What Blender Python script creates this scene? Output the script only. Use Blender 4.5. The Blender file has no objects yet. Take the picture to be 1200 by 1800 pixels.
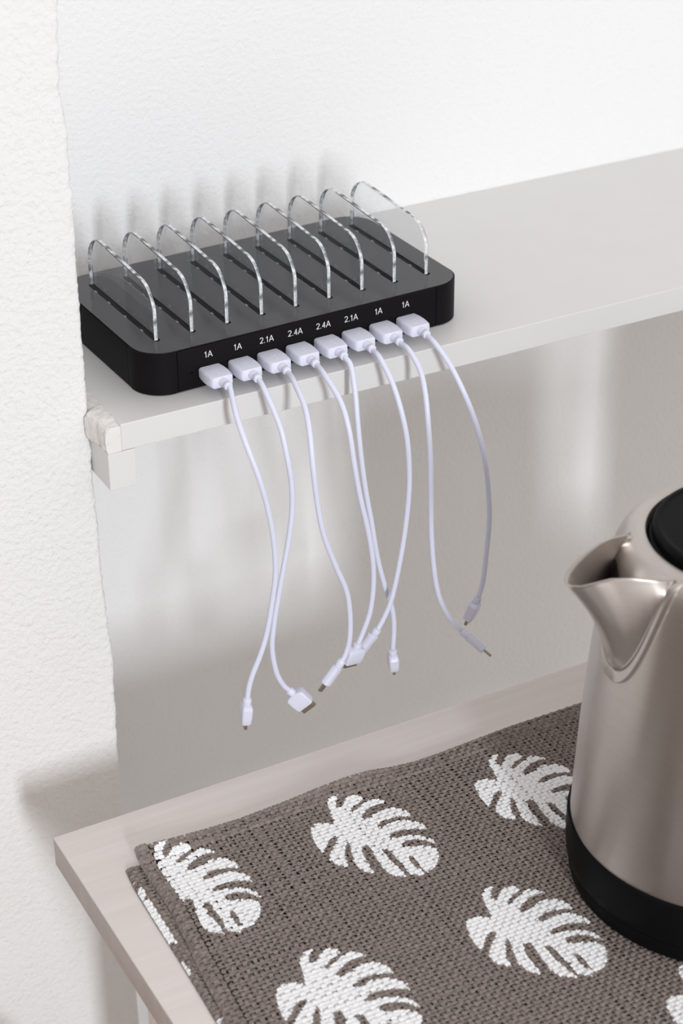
import bpy, bmesh, math, random
import numpy as np
from mathutils import Vector, Matrix

S = bpy.context.scene
COL = S.collection
MM = 0.001
random.seed(7)
rng = np.random.default_rng(11)

# ------------------------------------------------------------------ camera, light, exposure
cam_d = bpy.data.cameras.new('camera')
cam = bpy.data.objects.new('camera', cam_d)
COL.objects.link(cam)
cam_d.sensor_fit = 'VERTICAL'
cam_d.sensor_height = 36.0
cam_d.lens = 3527.0 / 1800.0 * 36.0
cam_d.clip_start = 0.05
rot = Matrix(((0.880855121844262, 0.2442651045771399, -0.4054982281177682),
              (-0.47331464805651424, 0.4395826277603443, -0.7633743231904311),
              (-0.008215732217441941, 0.8643504335957898, 0.5028228611418755)))
cam.matrix_world = Matrix.Translation((-0.36627, -1.00556, 0.54756)) @ rot.to_4x4()
cam_d.dof.use_dof = True
cam_d.dof.focus_distance = 1.225
cam_d.dof.aperture_fstop = 9.0
S.camera = cam

world = bpy.data.worlds.new('world')
S.world = world
world.use_nodes = True
bg = world.node_tree.nodes['Background']
bg.inputs['Color'].default_value = (1.0, 0.968, 0.952, 1)
bg.inputs['Strength'].default_value = 0.80

def area_light(name, loc, target, sx, sy, power, color):
    d = bpy.data.lights.new(name, 'AREA')
    d.shape = 'RECTANGLE'
    d.size, d.size_y = sx, sy
    d.energy = power
    d.color = color
    o = bpy.data.objects.new(name, d)
    o.location = loc
    o.rotation_euler = (Vector(target) - Vector(loc)).to_track_quat('-Z', 'Y').to_euler()
    COL.objects.link(o)
    return o
# daylight from a tall narrow window across the room, low and a little to the left
WT = Vector((0.15, 0.0, -0.10))
WD = Vector((-0.19, -1.0, 0.262))
area_light('window_light', WT + WD * 3.1, WT, 0.27, 0.75, 59.0, (0.91, 0.957, 1.0))

S.view_settings.view_transform = 'Standard'
S.view_settings.look = 'None'
S.view_settings.exposure = 0.0
S.view_settings.gamma = 1.0
S.view_settings.use_curve_mapping = False

# ------------------------------------------------------------------ helpers
def link(name, me, mat=None, parent=None, smooth=False):
    o = bpy.data.objects.new(name, me)
    COL.objects.link(o)
    if mat is not None:
        me.materials.clear()
        me.materials.append(mat)
    if parent is not None:
        o.parent = parent
    if smooth:
        me.polygons.foreach_set('use_smooth', [True] * len(me.polygons))
    return o

def from_bm(name, bm, mat=None, parent=None, smooth=False):
    me = bpy.data.meshes.new(name)
    bmesh.ops.recalc_face_normals(bm, faces=bm.faces[:])
    bm.to_mesh(me)
    bm.free()
    return link(name, me, mat, parent, smooth)

def auto_smooth(o, deg=35):
    me = o.data
    bm = bmesh.new()
    bm.from_mesh(me)
    for f in bm.faces:
        f.smooth = True
    for e in bm.edges:
        if len(e.link_faces) == 2 and e.calc_face_angle(0) > math.radians(deg):
            e.smooth = False
    bm.to_mesh(me)
    bm.free()
    return o

def empty(name, loc, label, cat, rz=0.0, group=None):
    o = bpy.data.objects.new(name, None)
    o.empty_display_size = 0.02
    o.location = loc
    o.rotation_euler = (0, 0, rz)
    COL.objects.link(o)
    o['label'] = label
    o['category'] = cat
    if group:
        o['group'] = group
    return o

def box_bm(x0, x1, y0, y1, z0, z1, bev=0.0, seg=2, bm=None):
    """box in millimetres"""
    b = bmesh.new()
    bmesh.ops.create_cube(b, size=1.0)
    for v in b.verts:
        v.co = Vector(((x0 + x1) / 2 + v.co.x * (x1 - x0), (y0 + y1) / 2 + v.co.y * (y1 - y0),
                       (z0 + z1) / 2 + v.co.z * (z1 - z0))) * MM
    if bev > 0:
        bmesh.ops.bevel(b, geom=b.edges[:], offset=bev * MM, segments=seg, affect='EDGES', profile=0.5)
    if bm is None:
        return b
    me = bpy.data.meshes.new('tmp')
    b.to_mesh(me); b.free()
    bm.from_mesh(me)
    bpy.data.meshes.remove(me)
    return bm

def lathe_bm(profile, n=96, cx=0.0, cy=0.0):
    """profile: (r, z) in mm, bottom to top; r=0 closes"""
    bm = bmesh.new()
    rings = []
    for r, z in profile:
        if r < 1e-6:
            rings.append([bm.verts.new((cx * MM, cy * MM, z * MM))])
        else:
            rings.append([bm.verts.new(((cx + r * math.cos(2 * math.pi * i / n)) * MM,
                                        (cy + r * math.sin(2 * math.pi * i / n)) * MM, z * MM)) for i in range(n)])
    for a, b in zip(rings[:-1], rings[1:]):
        for i in range(n):
            j = (i + 1) % n
            if len(a) == 1 and len(b) == 1:
                continue
            if len(a) == 1:
                bm.faces.new((a[0], b[j], b[i]))
            elif len(b) == 1:
                bm.faces.new((a[i], a[j], b[0]))
            else:
                bm.faces.new((a[i], a[j], b[j], b[i]))
    return bm

def catmull(pts, per=8):
    P = [np.array(p, float) for p in pts]
    P = [2 * P[0] - P[1]] + P + [2 * P[-1] - P[-2]]
    out = []
    for i in range(1, len(P) - 2):
        p0, p1, p2, p3 = P[i - 1:i + 3]
        for k in range(per):
            t = k / per
            out.append(0.5 * ((2 * p1) + (-p0 + p2) * t + (2 * p0 - 5 * p1 + 4 * p2 - p3) * t * t
                              + (-p0 + 3 * p1 - 3 * p2 + p3) * t ** 3))
    out.append(P[-2])
    return out

def tube_bm(pts, rad, n=14, caps=True, bm=None, section=None, upref=None):
    """sweep a circle (or a section list of (a,b) mm) along pts (mm)"""
    bm = bm or bmesh.new()
    P = [Vector(p) for p in pts]
    nrm = None
    rings = []
    for i, p in enumerate(P):
        t = (P[min(i + 1, len(P) - 1)] - P[max(i - 1, 0)]).normalized()
        if nrm is None:
            ref = Vector(upref) if upref else Vector((1, 0, 0))
            if abs(ref.dot(t)) > 0.95:
                ref = Vector((0, 1, 0))
            nrm = (ref - t * ref.dot(t)).normalized()
        else:
            nrm = (nrm - t * nrm.dot(t)).normalized()
        bn = t.cross(nrm)
        r = rad(i / (len(P) - 1)) if callable(rad) else rad
        if section:
            ring = [bm.verts.new((p + nrm * a + bn * b) * MM) for a, b in section]
        else:
            ring = [bm.verts.new((p + (nrm * math.cos(2 * math.pi * k / n) + bn * math.sin(2 * math.pi * k / n)) * r) * MM)
                    for k in range(n)]
        rings.append(ring)
    for a, b in zip(rings[:-1], rings[1:]):
        m = len(a)
        for k in range(m):
            bm.faces.new((a[k], a[(k + 1) % m], b[(k + 1) % m], b[k]))
    if caps:
        bm.faces.new(rings[0][::-1])
        bm.faces.new(rings[-1])
    return bm

def prism_bm(outline, z0, z1, bev=0.0, seg=2, bm=None):
    """extrude an outline (mm, xy) from z0 to z1"""
    b = bmesh.new()
    lo = [b.verts.new((x * MM, y * MM, z0 * MM)) for x, y in outline]
    hi = [b.verts.new((x * MM, y * MM, z1 * MM)) for x, y in outline]
    n = len(lo)
    b.faces.new(lo[::-1])
    top = b.faces.new(hi)
    for i in range(n):
        j = (i + 1) % n
        b.faces.new((lo[i], lo[j], hi[j], hi[i]))
    if bev > 0:
        es = [e for e in b.edges if abs(e.verts[0].co.z - e.verts[1].co.z) < 1e-9]
        bmesh.ops.bevel(b, geom=es, offset=bev * MM, segments=seg, affect='EDGES', profile=0.5)
    return b

# ------------------------------------------------------------------ materials
def new_mat(name):
    m = bpy.data.materials.new(name)
    m.use_nodes = True
    return m, m.node_tree, m.node_tree.nodes['Principled BSDF']

def plain(name, col, rough=0.5, metal=0.0, spec=0.5, noise=0.0, nscale=40.0, bump=0.0, bscale=300.0, bdist=0.0003):
    m, nt, p = new_mat(name)
    p.inputs['Base Color'].default_value = (*col, 1)
    p.inputs['Roughness'].default_value = rough
    p.inputs['Metallic'].default_value = metal
    p.inputs['Specular IOR Level'].default_value = spec
    tc = nt.nodes.new('ShaderNodeTexCoord')
    if noise > 0:
        n = nt.nodes.new('ShaderNodeTexNoise')
        n.inputs['Scale'].default_value = nscale
        n.inputs['Detail'].default_value = 5
        nt.links.new(tc.outputs['Object'], n.inputs['Vector'])
        mx = nt.nodes.new('ShaderNodeMix')
        mx.data_type = 'RGBA'
        mx.inputs['A'].default_value = (*[c * (1 - noise) for c in col], 1)
        mx.inputs['B'].default_value = (*[min(1, c * (1 + noise)) for c in col], 1)
        nt.links.new(n.outputs['Fac'], mx.inputs['Factor'])
        nt.links.new(mx.outputs['Result'], p.inputs['Base Color'])
    if bump > 0:
        n2 = nt.nodes.new('ShaderNodeTexNoise')
        n2.inputs['Scale'].default_value = bscale
        n2.inputs['Detail'].default_value = 4
        nt.links.new(tc.outputs['Object'], n2.inputs['Vector'])
        b = nt.nodes.new('ShaderNodeBump')
        b.inputs['Strength'].default_value = bump
        b.inputs['Distance'].default_value = bdist
        nt.links.new(n2.outputs['Fac'], b.inputs['Height'])
        nt.links.new(b.outputs['Normal'], p.inputs['Normal'])
    return m

def plaster(name, col, bump, dist, sc):
    m, nt, p = new_mat(name)
    p.inputs['Base Color'].default_value = (*col, 1)
    p.inputs['Roughness'].default_value = 0.92
    p.inputs['Specular IOR Level'].default_value = 0.2
    tc = nt.nodes.new('ShaderNodeTexCoord')
    a = nt.nodes.new('ShaderNodeTexNoise')
    a.inputs['Scale'].default_value = sc
    a.inputs['Detail'].default_value = 3.5
    a.inputs['Roughness'].default_value = 0.55
    nt.links.new(tc.outputs['Object'], a.inputs['Vector'])
    v = nt.nodes.new('ShaderNodeTexVoronoi')
    v.inputs['Scale'].default_value = sc * 0.45
    nt.links.new(tc.outputs['Object'], v.inputs['Vector'])
    r = nt.nodes.new('ShaderNodeMapRange')
    r.inputs['From Min'].default_value = 0.0
    r.inputs['From Max'].default_value = 0.22
    nt.links.new(v.outputs['Distance'], r.inputs['Value'])
    ad = nt.nodes.new('ShaderNodeMath')
    ad.operation = 'MULTIPLY_ADD'
    ad.inputs[1].default_value = 0.22
    nt.links.new(r.outputs['Result'], ad.inputs[0])
    nt.links.new(a.outputs['Fac'], ad.inputs[2])
    b = nt.nodes.new('ShaderNodeBump')
    b.inputs['Strength'].default_value = bump
    b.inputs['Distance'].default_value = dist
    nt.links.new(ad.outputs['Value'], b.inputs['Height'])
    nt.links.new(b.outputs['Normal'], p.inputs['Normal'])
    return m

def wood(name, c0, c1, rough, scale=(3.0, 60.0, 60.0), bump=0.05):
    m, nt, p = new_mat(name)
    p.inputs['Roughness'].default_value = rough
    tc = nt.nodes.new('ShaderNodeTexCoord')
    mp = nt.nodes.new('ShaderNodeMapping')
    mp.inputs['Scale'].default_value = scale
    nt.links.new(tc.outputs['Object'], mp.inputs['Vector'])
    n = nt.nodes.new('ShaderNodeTexNoise')
    n.inputs['Scale'].default_value = 2.0
    n.inputs['Detail'].default_value = 6
    n.inputs['Distortion'].default_value = 0.6
    nt.links.new(mp.outputs['Vector'], n.inputs['Vector'])
    cr = nt.nodes.new('ShaderNodeValToRGB')
    cr.color_ramp.elements[0].position = 0.3
    cr.color_ramp.elements[0].color = (*c0, 1)
    cr.color_ramp.elements[1].position = 0.7
    cr.color_ramp.elements[1].color = (*c1, 1)
    nt.links.new(n.outputs['Fac'], cr.inputs['Fac'])
    nt.links.new(cr.outputs['Color'], p.inputs['Base Color'])
    b = nt.nodes.new('ShaderNodeBump')
    b.inputs['Strength'].default_value = bump
    b.inputs['Distance'].default_value = 0.0004
    nt.links.new(n.outputs['Fac'], b.inputs['Height'])
    nt.links.new(b.outputs['Normal'], p.inputs['Normal'])
    return m

M_WALL = plaster('plaster_back', (0.855, 0.85, 0.85), 0.9, 0.0012, 280.0)
M_PIER = plaster('plaster_pier', (0.81, 0.80, 0.795), 1.0, 0.0017, 260.0)
M_SIDE = plain('taupe_paint', (0.27, 0.235, 0.215), 0.8, noise=0.05, nscale=6.0)
M_PUTTY = plain('putty', (0.78, 0.755, 0.73), 0.85, spec=0.2, bump=0.8, bscale=160.0, bdist=0.0012)
M_SHELF = plain('shelf_paint', (0.735, 0.725, 0.712), 0.42, noise=0.025, nscale=30, bump=0.12, bscale=180.0)
M_TABLE = wood('whitewashed_wood', (0.745, 0.685, 0.655), (0.80, 0.745, 0.715), 0.5)
M_TABLE_SHADE = wood('table_side_shade', (0.50, 0.445, 0.43), (0.56, 0.505, 0.485), 0.6, (60.0, 30.0, 30.0))  # darker table wood: shade of the side faces put into the colour
M_BLACK = plain('black_plastic', (0.007, 0.006, 0.007), 0.5, spec=0.09, noise=0.15, nscale=300, bump=0.15, bscale=2200.0, bdist=0.0001)
M_TOP = plain('glossy_black_plastic', (0.023, 0.0215, 0.025), 0.15, spec=0.5, noise=0.3, nscale=120.0)
M_SLOT = plain('slot_black', (0.003, 0.003, 0.003), 0.7, spec=0.05)
M_GLINT = plain('slot_glint', (0.72, 0.75, 0.78), 0.2)
M_TEXT = plain('white_print', (0.80, 0.80, 0.80), 0.6)
M_CABLE = plain('white_cable', (0.74, 0.755, 0.90), 0.42)
M_PLUG = plain('white_plug', (0.75, 0.76, 0.89), 0.38, bump=0.04, bscale=1500.0)
M_TIP = plain('connector_metal', (0.33, 0.28, 0.22), 0.35, metal=0.9)
M_TIPIN = plain('connector_dark', (0.03, 0.025, 0.02), 0.5)
M_FLOOR = wood('floor_wood', (0.74, 0.69, 0.63), (0.82, 0.77, 0.71), 0.45, (2.0, 30.0, 30.0))
M_STOOL = wood('stool_wood', (0.50, 0.30, 0.16), (0.60, 0.38, 0.21), 0.45, (4.0, 40.0, 40.0))
M_KBLACK = plain('kettle_black', (0.005, 0.005, 0.0055), 0.45, spec=0.05, bump=0.04, bscale=1400.0, bdist=0.0001)
M_KDARK = plain('kettle_inside', (0.012, 0.011, 0.010), 0.6)
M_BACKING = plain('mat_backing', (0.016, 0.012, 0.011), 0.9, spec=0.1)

def acrylic():
    m = bpy.data.materials.new('clear_acrylic')
    m.use_nodes = True
    nt = m.node_tree
    nt.nodes.clear()
    out = nt.nodes.new('ShaderNodeOutputMaterial')
    tr = nt.nodes.new('ShaderNodeBsdfTransparent')
    tr.inputs['Color'].default_value = (0.975, 0.98, 0.985, 1)
    gl = nt.nodes.new('ShaderNodeBsdfGlossy')
    gl.inputs['Roughness'].default_value = 0.02
    lw = nt.nodes.new('ShaderNodeLayerWeight')
    lw.inputs['Blend'].default_value = 0.5
    pw = nt.nodes.new('ShaderNodeMath')
    pw.operation = 'POWER'
    pw.inputs[1].default_value = 5.0
    nt.links.new(lw.outputs['Facing'], pw.inputs[0])
    fr = nt.nodes.new('ShaderNodeMath')
    fr.operation = 'MULTIPLY_ADD'
    fr.inputs[1].default_value = 0.96
    fr.inputs[2].default_value = 0.04
    nt.links.new(pw.outputs['Value'], fr.inputs[0])
    mx = nt.nodes.new('ShaderNodeMixShader')
    nt.links.new(fr.outputs['Value'], mx.inputs['Fac'])
    nt.links.new(tr.outputs['BSDF'], mx.inputs[1])
    nt.links.new(gl.outputs['BSDF'], mx.inputs[2])
    nt.links.new(mx.outputs['Shader'], out.inputs['Surface'])
    return m
M_ACRYL = acrylic()
def acrylic_edge():
    m, nt, p = new_mat('acrylic_edge')
    p.inputs['Roughness'].default_value = 0.06
    p.inputs['IOR'].default_value = 1.49
    tc = nt.nodes.new('ShaderNodeTexCoord')
    n = nt.nodes.new('ShaderNodeTexNoise')
    n.inputs['Scale'].default_value = 130.0
    n.inputs['Detail'].default_value = 2
    nt.links.new(tc.outputs['Object'], n.inputs['Vector'])
    r = nt.nodes.new('ShaderNodeMapRange')
    r.inputs['From Min'].default_value = 0.40
    r.inputs['From Max'].default_value = 0.60
    r.inputs['To Min'].default_value = 0.15
    r.inputs['To Max'].default_value = 0.95
    nt.links.new(n.outputs['Fac'], r.inputs['Value'])
    nt.links.new(r.outputs['Result'], p.inputs['Transmission Weight'])
    p.inputs['Base Color'].default_value = (0.90, 0.93, 0.96, 1)
    return m
M_ACEDGE = acrylic_edge()
M_ACCHAM, _nt, _p = new_mat('acrylic_chamfer')
_p.inputs['Base Color'].default_value = (0.85, 0.88, 0.90, 1)
_p.inputs['Roughness'].default_value = 0.04
_p.inputs['Transmission Weight'].default_value = 1.0
_p.inputs['IOR'].default_value = 1.49

def steel():
    m, nt, p = new_mat('brushed_steel')
    p.inputs['Metallic'].default_value = 1.0
    p.inputs['Roughness'].default_value = 0.36
    p.inputs['Anisotropic'].default_value = 0.85
    p.inputs['Anisotropic Rotation'].default_value = 0.25
    tg = nt.nodes.new('ShaderNodeTangent')
    tg.direction_type = 'RADIAL'
    tg.axis = 'Z'
    nt.links.new(tg.outputs['Tangent'], p.inputs['Tangent'])
    tc = nt.nodes.new('ShaderNodeTexCoord')
    mp = nt.nodes.new('ShaderNodeMapping')
    mp.inputs['Scale'].default_value = (30.0, 30.0, 900.0)
    nt.links.new(tc.outputs['Object'], mp.inputs['Vector'])
    n = nt.nodes.new('ShaderNodeTexNoise')
    n.inputs['Scale'].default_value = 1.5
    n.inputs['Detail'].default_value = 4
    nt.links.new(mp.outputs['Vector'], n.inputs['Vector'])
    mx = nt.nodes.new('ShaderNodeMix')
    mx.data_type = 'RGBA'
    mx.inputs['A'].default_value = (0.51, 0.462, 0.43, 1)
    mx.inputs['B'].default_value = (0.60, 0.55, 0.515, 1)
    nt.links.new(n.outputs['Fac'], mx.inputs['Factor'])
    nt.links.new(mx.outputs['Result'], p.inputs['Base Color'])
    b = nt.nodes.new('ShaderNodeBump')
    b.inputs['Strength'].default_value = 0.08
    b.inputs['Distance'].default_value = 0.0001
    nt.links.new(n.outputs['Fac'], b.inputs['Height'])
    nt.links.new(b.outputs['Normal'], p.inputs['Normal'])
    return m
M_STEEL = steel()

def fibre(name, c0, c1, rough=0.85):
    m, nt, p = new_mat(name)
    p.inputs['Roughness'].default_value = rough
    p.inputs['Specular IOR Level'].default_value = 0.25
    tc = nt.nodes.new('ShaderNodeTexCoord')
    n = nt.nodes.new('ShaderNodeTexNoise')
    n.inputs['Scale'].default_value = 420.0
    n.inputs['Detail'].default_value = 4
    nt.links.new(tc.outputs['Object'], n.inputs['Vector'])
    cr = nt.nodes.new('ShaderNodeValToRGB')
    cr.color_ramp.elements[0].position = 0.3
    cr.color_ramp.elements[0].color = (*c0, 1)
    cr.color_ramp.elements[1].position = 0.72
    cr.color_ramp.elements[1].color = (*c1, 1)
    nt.links.new(n.outputs['Fac'], cr.inputs['Fac'])
    nt.links.new(cr.outputs['Color'], p.inputs['Base Color'])
    b = nt.nodes.new('ShaderNodeBump')
    b.inputs['Strength'].default_value = 0.4
    b.inputs['Distance'].default_value = 0.0003
    nt.links.new(n.outputs['Fac'], b.inputs['Height'])
    nt.links.new(b.outputs['Normal'], p.inputs['Normal'])
    return m
M_WEAVE = fibre('paper_yarn', (0.17, 0.136, 0.12), (0.32, 0.268, 0.242))
M_PRINT = fibre('white_leaf_print', (0.91, 0.91, 0.92), (0.95, 0.95, 0.96), 0.7)
CABLE_PATHS = {
 1: [(76.6, -27.3, 11.2), (74.2, -44.9, 0.7), (74.3, -56.8, -12.8), (78.8, -63.6, -33.8), (84.3, -64.0, -58.6), (87.4, -64.0, -83.5), (87.6, -64.0, -104.0), (84.7, -64.0, -123.8), (80.6, -64.0, -144.3), (75.4, -64.0, -159.7), (69.8, -64.0, -172.1), (66.7, -64.0, -181.9), (65.6, -64.0, -189.4)],
 2: [(96.6, -26.7, 12.1), (98.2, -36.1, 5.9), (100.1, -50.3, -11.0), (101.3, -56.8, -29.6), (103.3, -58.0, -49.1), (102.9, -58.0, -66.9), (100.1, -58.0, -86.3), (96.1, -58.0, -105.7), (92.0, -58.0, -125.2), (88.3, -58.0, -145.2), (86.7, -58.0, -161.8), (89.0, -58.0, -180.0), (93.5, -58.0, -191.6), (97.9, -58.0, -197.6)],
 3: [(116.5, -26.0, 13.1), (115.4, -40.0, 10.3), (113.1, -57.5, 2.7), (110.1, -69.5, -8.6), (108.7, -75.9, -28.2), (111.0, -76.0, -52.1), (115.2, -76.0, -77.3), (123.2, -76.0, -102.0), (130.6, -76.0, -122.9), (132.9, -76.0, -142.6), (132.3, -76.0, -159.6), (129.4, -76.0, -169.5), (126.9, -76.0, -173.5)],
 4: [(136.6, -25.3, 13.4), (137.3, -37.9, 8.7), (139.4, -53.5, -2.3), (140.1, -62.8, -17.5), (141.7, -66.0, -38.7), (145.6, -66.0, -62.8), (151.1, -66.0, -88.8), (154.7, -66.0, -112.7), (155.1, -66.0, -131.8), (152.7, -66.0, -150.3), (147.7, -66.0, -163.9), (143.9, -66.0, -172.3)],
 5: [(156.6, -24.6, 13.8), (159.2, -30.7, 6.1), (157.9, -38.1, -7.8), (156.5, -43.5, -24.7), (157.4, -46.0, -47.6), (160.6, -46.0, -72.8), (165.0, -46.0, -98.9), (169.2, -46.0, -125.6), (174.7, -46.0, -148.8), (179.9, -46.0, -166.3), (181.7, -46.0, -182.0), (180.9, -46.0, -201.2)],
 6: [(176.1, -24.0, 15.2), (177.7, -34.0, 8.9), (179.5, -45.2, -2.2), (181.5, -53.8, -19.3), (184.4, -57.0, -41.5), (185.9, -57.0, -70.2), (183.7, -57.0, -98.6), (179.3, -57.0, -126.9), (173.6, -57.0, -152.0), (168.1, -57.0, -164.7), (163.1, -57.0, -172.8)],
 7: [(196.7, -23.3, 14.0), (198.2, -34.2, 9.6), (199.1, -46.0, 1.2), (197.7, -55.0, -10.2), (196.5, -61.0, -26.9), (197.9, -62.0, -50.8), (198.8, -62.0, -79.6), (199.7, -62.0, -109.0), (202.3, -62.0, -137.6), (207.0, -62.0, -160.0), (216.1, -62.0, -179.3), (224.7, -62.0, -191.0)],
 8: [(216.3, -22.6, 13.1), (218.7, -32.0, 7.9), (222.5, -43.3, -2.4), (227.7, -52.5, -19.5), (234.5, -56.0, -40.5), (241.6, -56.0, -66.0), (245.5, -56.0, -91.3), (247.1, -56.0, -113.0), (245.7, -56.0, -138.6), (243.8, -56.0, -160.0), (240.2, -56.0, -172.3)],
}
LEAF = [(29.4, 19.4), (24.5, 19.3), (20.8, 17.4), (18.6, 13.1), (17.0, 6.2), (15.0, -2.2), (14.0, -3.1), (9.1, 1.3), (4.4, 2.4), (0.4, 0.8), (-2.1, -4.6), (-3.9, -12.6), (-4.2, -23.0), (-0.8, -20.2), (4.7, -14.3), (9.4, -12.7), (10.6, -15.3), (7.2, -18.6), (2.9, -22.2), (-1.6, -27.1), (-3.0, -30.6), (-1.5, -36.6), (4.3, -41.9), (4.5, -37.7), (6.4, -31.5), (10.3, -24.8), (13.4, -21.3), (13.3, -25.0), (10.3, -33.6), (8.3, -41.2), (9.6, -49.1), (14.6, -54.4), (15.1, -49.3), (15.3, -42.2), (16.5, -35.6), (18.8, -29.5), (21.7, -29.6), (23.3, -31.2), (22.0, -38.6), (21.2, -46.9), (20.7, -54.5), (22.9, -60.7), (29.8, -65.9), (29.9, -61.7), (28.7, -53.9), (27.5, -47.5), (27.8, -40.3), (27.9, -36.7), (31.0, -37.9), (31.7, -41.0), (31.8, -48.3), (32.9, -54.8), (31.6, -62.0), (32.9, -64.8), (38.0, -69.0), (40.3, -66.0), (38.2, -60.5), (37.8, -54.6), (38.9, -50.1), (41.5, -51.5), (41.2, -57.8), (40.6, -66.2), (41.7, -67.5), (47.3, -66.2), (52.0, -62.3), (56.1, -55.9), (56.7, -51.8), (53.7, -47.2), (48.5, -44.4), (42.7, -42.6), (40.5, -39.9), (41.0, -37.3), (44.2, -36.8), (50.0, -38.5), (54.8, -41.9), (57.6, -47.1), (59.2, -48.0), (58.8, -43.3), (55.3, -37.7), (49.7, -33.9), (43.9, -32.1), (37.0, -30.6), (36.6, -28.9), (41.1, -26.8), (47.7, -27.2), (54.9, -29.9), (60.5, -33.8), (61.1, -29.5), (58.3, -24.2), (53.1, -19.5), (46.0, -18.2), (38.5, -19.4), (35.9, -17.9), (36.5, -16.0), (42.5, -14.0), (49.8, -14.9), (53.9, -16.4), (58.4, -18.9), (59.3, -15.5), (56.8, -9.5), (53.0, -5.8), (46.7, -4.7), (38.8, -6.6), (33.1, -8.0), (31.5, -4.8), (35.6, -1.7), (42.0, 1.0), (47.1, 1.3), (52.3, -0.0), (50.5, 3.7), (45.6, 7.3), (39.9, 6.1), (34.6, 3.5), (29.6, 1.6), (27.9, 3.0), (33.3, 6.6), (38.0, 7.9), (40.6, 9.1), (40.8, 12.2), (37.2, 15.4), (31.7, 14.5), (26.6, 9.5), (24.2, 8.8), (22.9, 10.8), (24.6, 14.5)]

# ------------------------------------------------------------------ the setting
WALL_Y = 196.5
PIER_Y = 5.0
def structure(o):
    o['kind'] = 'structure'
    return o

structure(from_bm('wall_back', box_bm(-60, 1300, WALL_Y, WALL_Y + 60, -970, 900), M_WALL))
structure(from_bm('floor', box_bm(-1500, 1800, -3600, WALL_Y, -1000, -970), M_FLOOR))

# hand-plastered projecting wall with an uneven rounded corner
EDGE_Z = [-970, -303, -281, -239, -199, -172, -146, -111, -82, -54, -30, -19, 12, 30, 60, 92, 126, 150, 173, 186, 200, 246, 900]
EDGE_X = [2.2, 2.2, 2.4, 2.9, 4.1, 4.0, 2.7, 1.4, 1.6, 0.7, 1.0, 0.8, 0.6, 1.0, 0.8, 1.2, 1.9, 1.7, 1.9, 0.7, -0.2, 2.6, 3.0]
def build_pier():
    zs = np.concatenate([np.arange(-970, -460, 30.0), np.arange(-460, 300, 2.0), np.arange(300, 901, 30.0)])
    # smooth random walk wobble for the corner
    wob = rng.normal(0, 1, len(zs))
    k = np.exp(-np.linspace(-2, 2, 7) ** 2)
    wob = np.convolve(wob, k / k.sum(), 'same') * 0.42 + rng.normal(0, 0.2, len(zs))
    wob2 = np.convolve(rng.normal(0, 1, len(zs)), k / k.sum(), 'same') * 0.8
    R = 3.2
    verts = []
    ncol = None
    for zi, z in enumerate(zs):
        xe = float(np.interp(z, EDGE_Z, EDGE_X)) + wob[zi]
        yf = PIER_Y
        row = [(-960, yf, z), (-300, yf, z), (-120, yf, z), (-40, yf, z), (-14, yf, z), (xe - R - 3, yf + wob2[zi] * 0.15, z)]
        for a in range(0, 6):
            t = a / 5 * math.pi / 2
            row.append((xe - R + R * math.sin(t), yf + R - R * math.cos(t) + wob2[zi] * 0.3, z))
        row += [(xe, yf + R + 8, z), (xe - 0.5, 60, z), (1.0, WALL_Y, z)]
        ncol = len(row)
        verts += row
    faces = []
    for i in range(len(zs) - 1):
        for j in range(ncol - 1):
            a = i * ncol + j
            faces.append((a, a + 1, a + ncol + 1, a + ncol))
    # back, end, top and bottom so that it is a solid block
    n0 = len(verts)
    for z in (zs[0], zs[-1]):
        verts.append((-960, WALL_Y, z))
    lo = [j for j in range(ncol)]
    hi = [(len(zs) - 1) * ncol + j for j in range(ncol)]
    faces.append(tuple(lo[::-1]) + (n0,))
    faces.append(tuple(hi) + (n0 + 1,))
    me = bpy.data.meshes.new('wall_left')
    me.from_pydata([(x * MM, y * MM, z * MM) for x, y, z in verts], [], faces)
    me.update()
    o = link('wall_left', me, M_PIER)
    return auto_smooth(o, 60)
structure(build_pier())
# unseen dark side wall, added to cut ambient light from the left
structure(from_bm('shade_wall_left', box_bm(-960, -900, -3500, PIER_Y, -970, 900), M_SIDE))
# unseen half-height block, added to shade the back wall at lower right
structure(from_bm('shade_block_right', box_bm(432, 520, -690, -112, -970, 28, 3, 2), M_SIDE))

# ------------------------------------------------------------------ shelf and batten
shelf = empty('wall_shelf', (0.010, -0.0213, -0.0176), 'white painted wall shelf carrying the black charging station', 'shelf')
def rel(bm, o):
    bmesh.ops.translate(bm, verts=bm.verts[:], vec=-Vector(o.location))
    return bm
from_bm('board', rel(box_bm(10, 1150, -21.3, WALL_Y - 0.2, -17.6, 0, 0.5, 2), shelf), M_SHELF, shelf)
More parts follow.
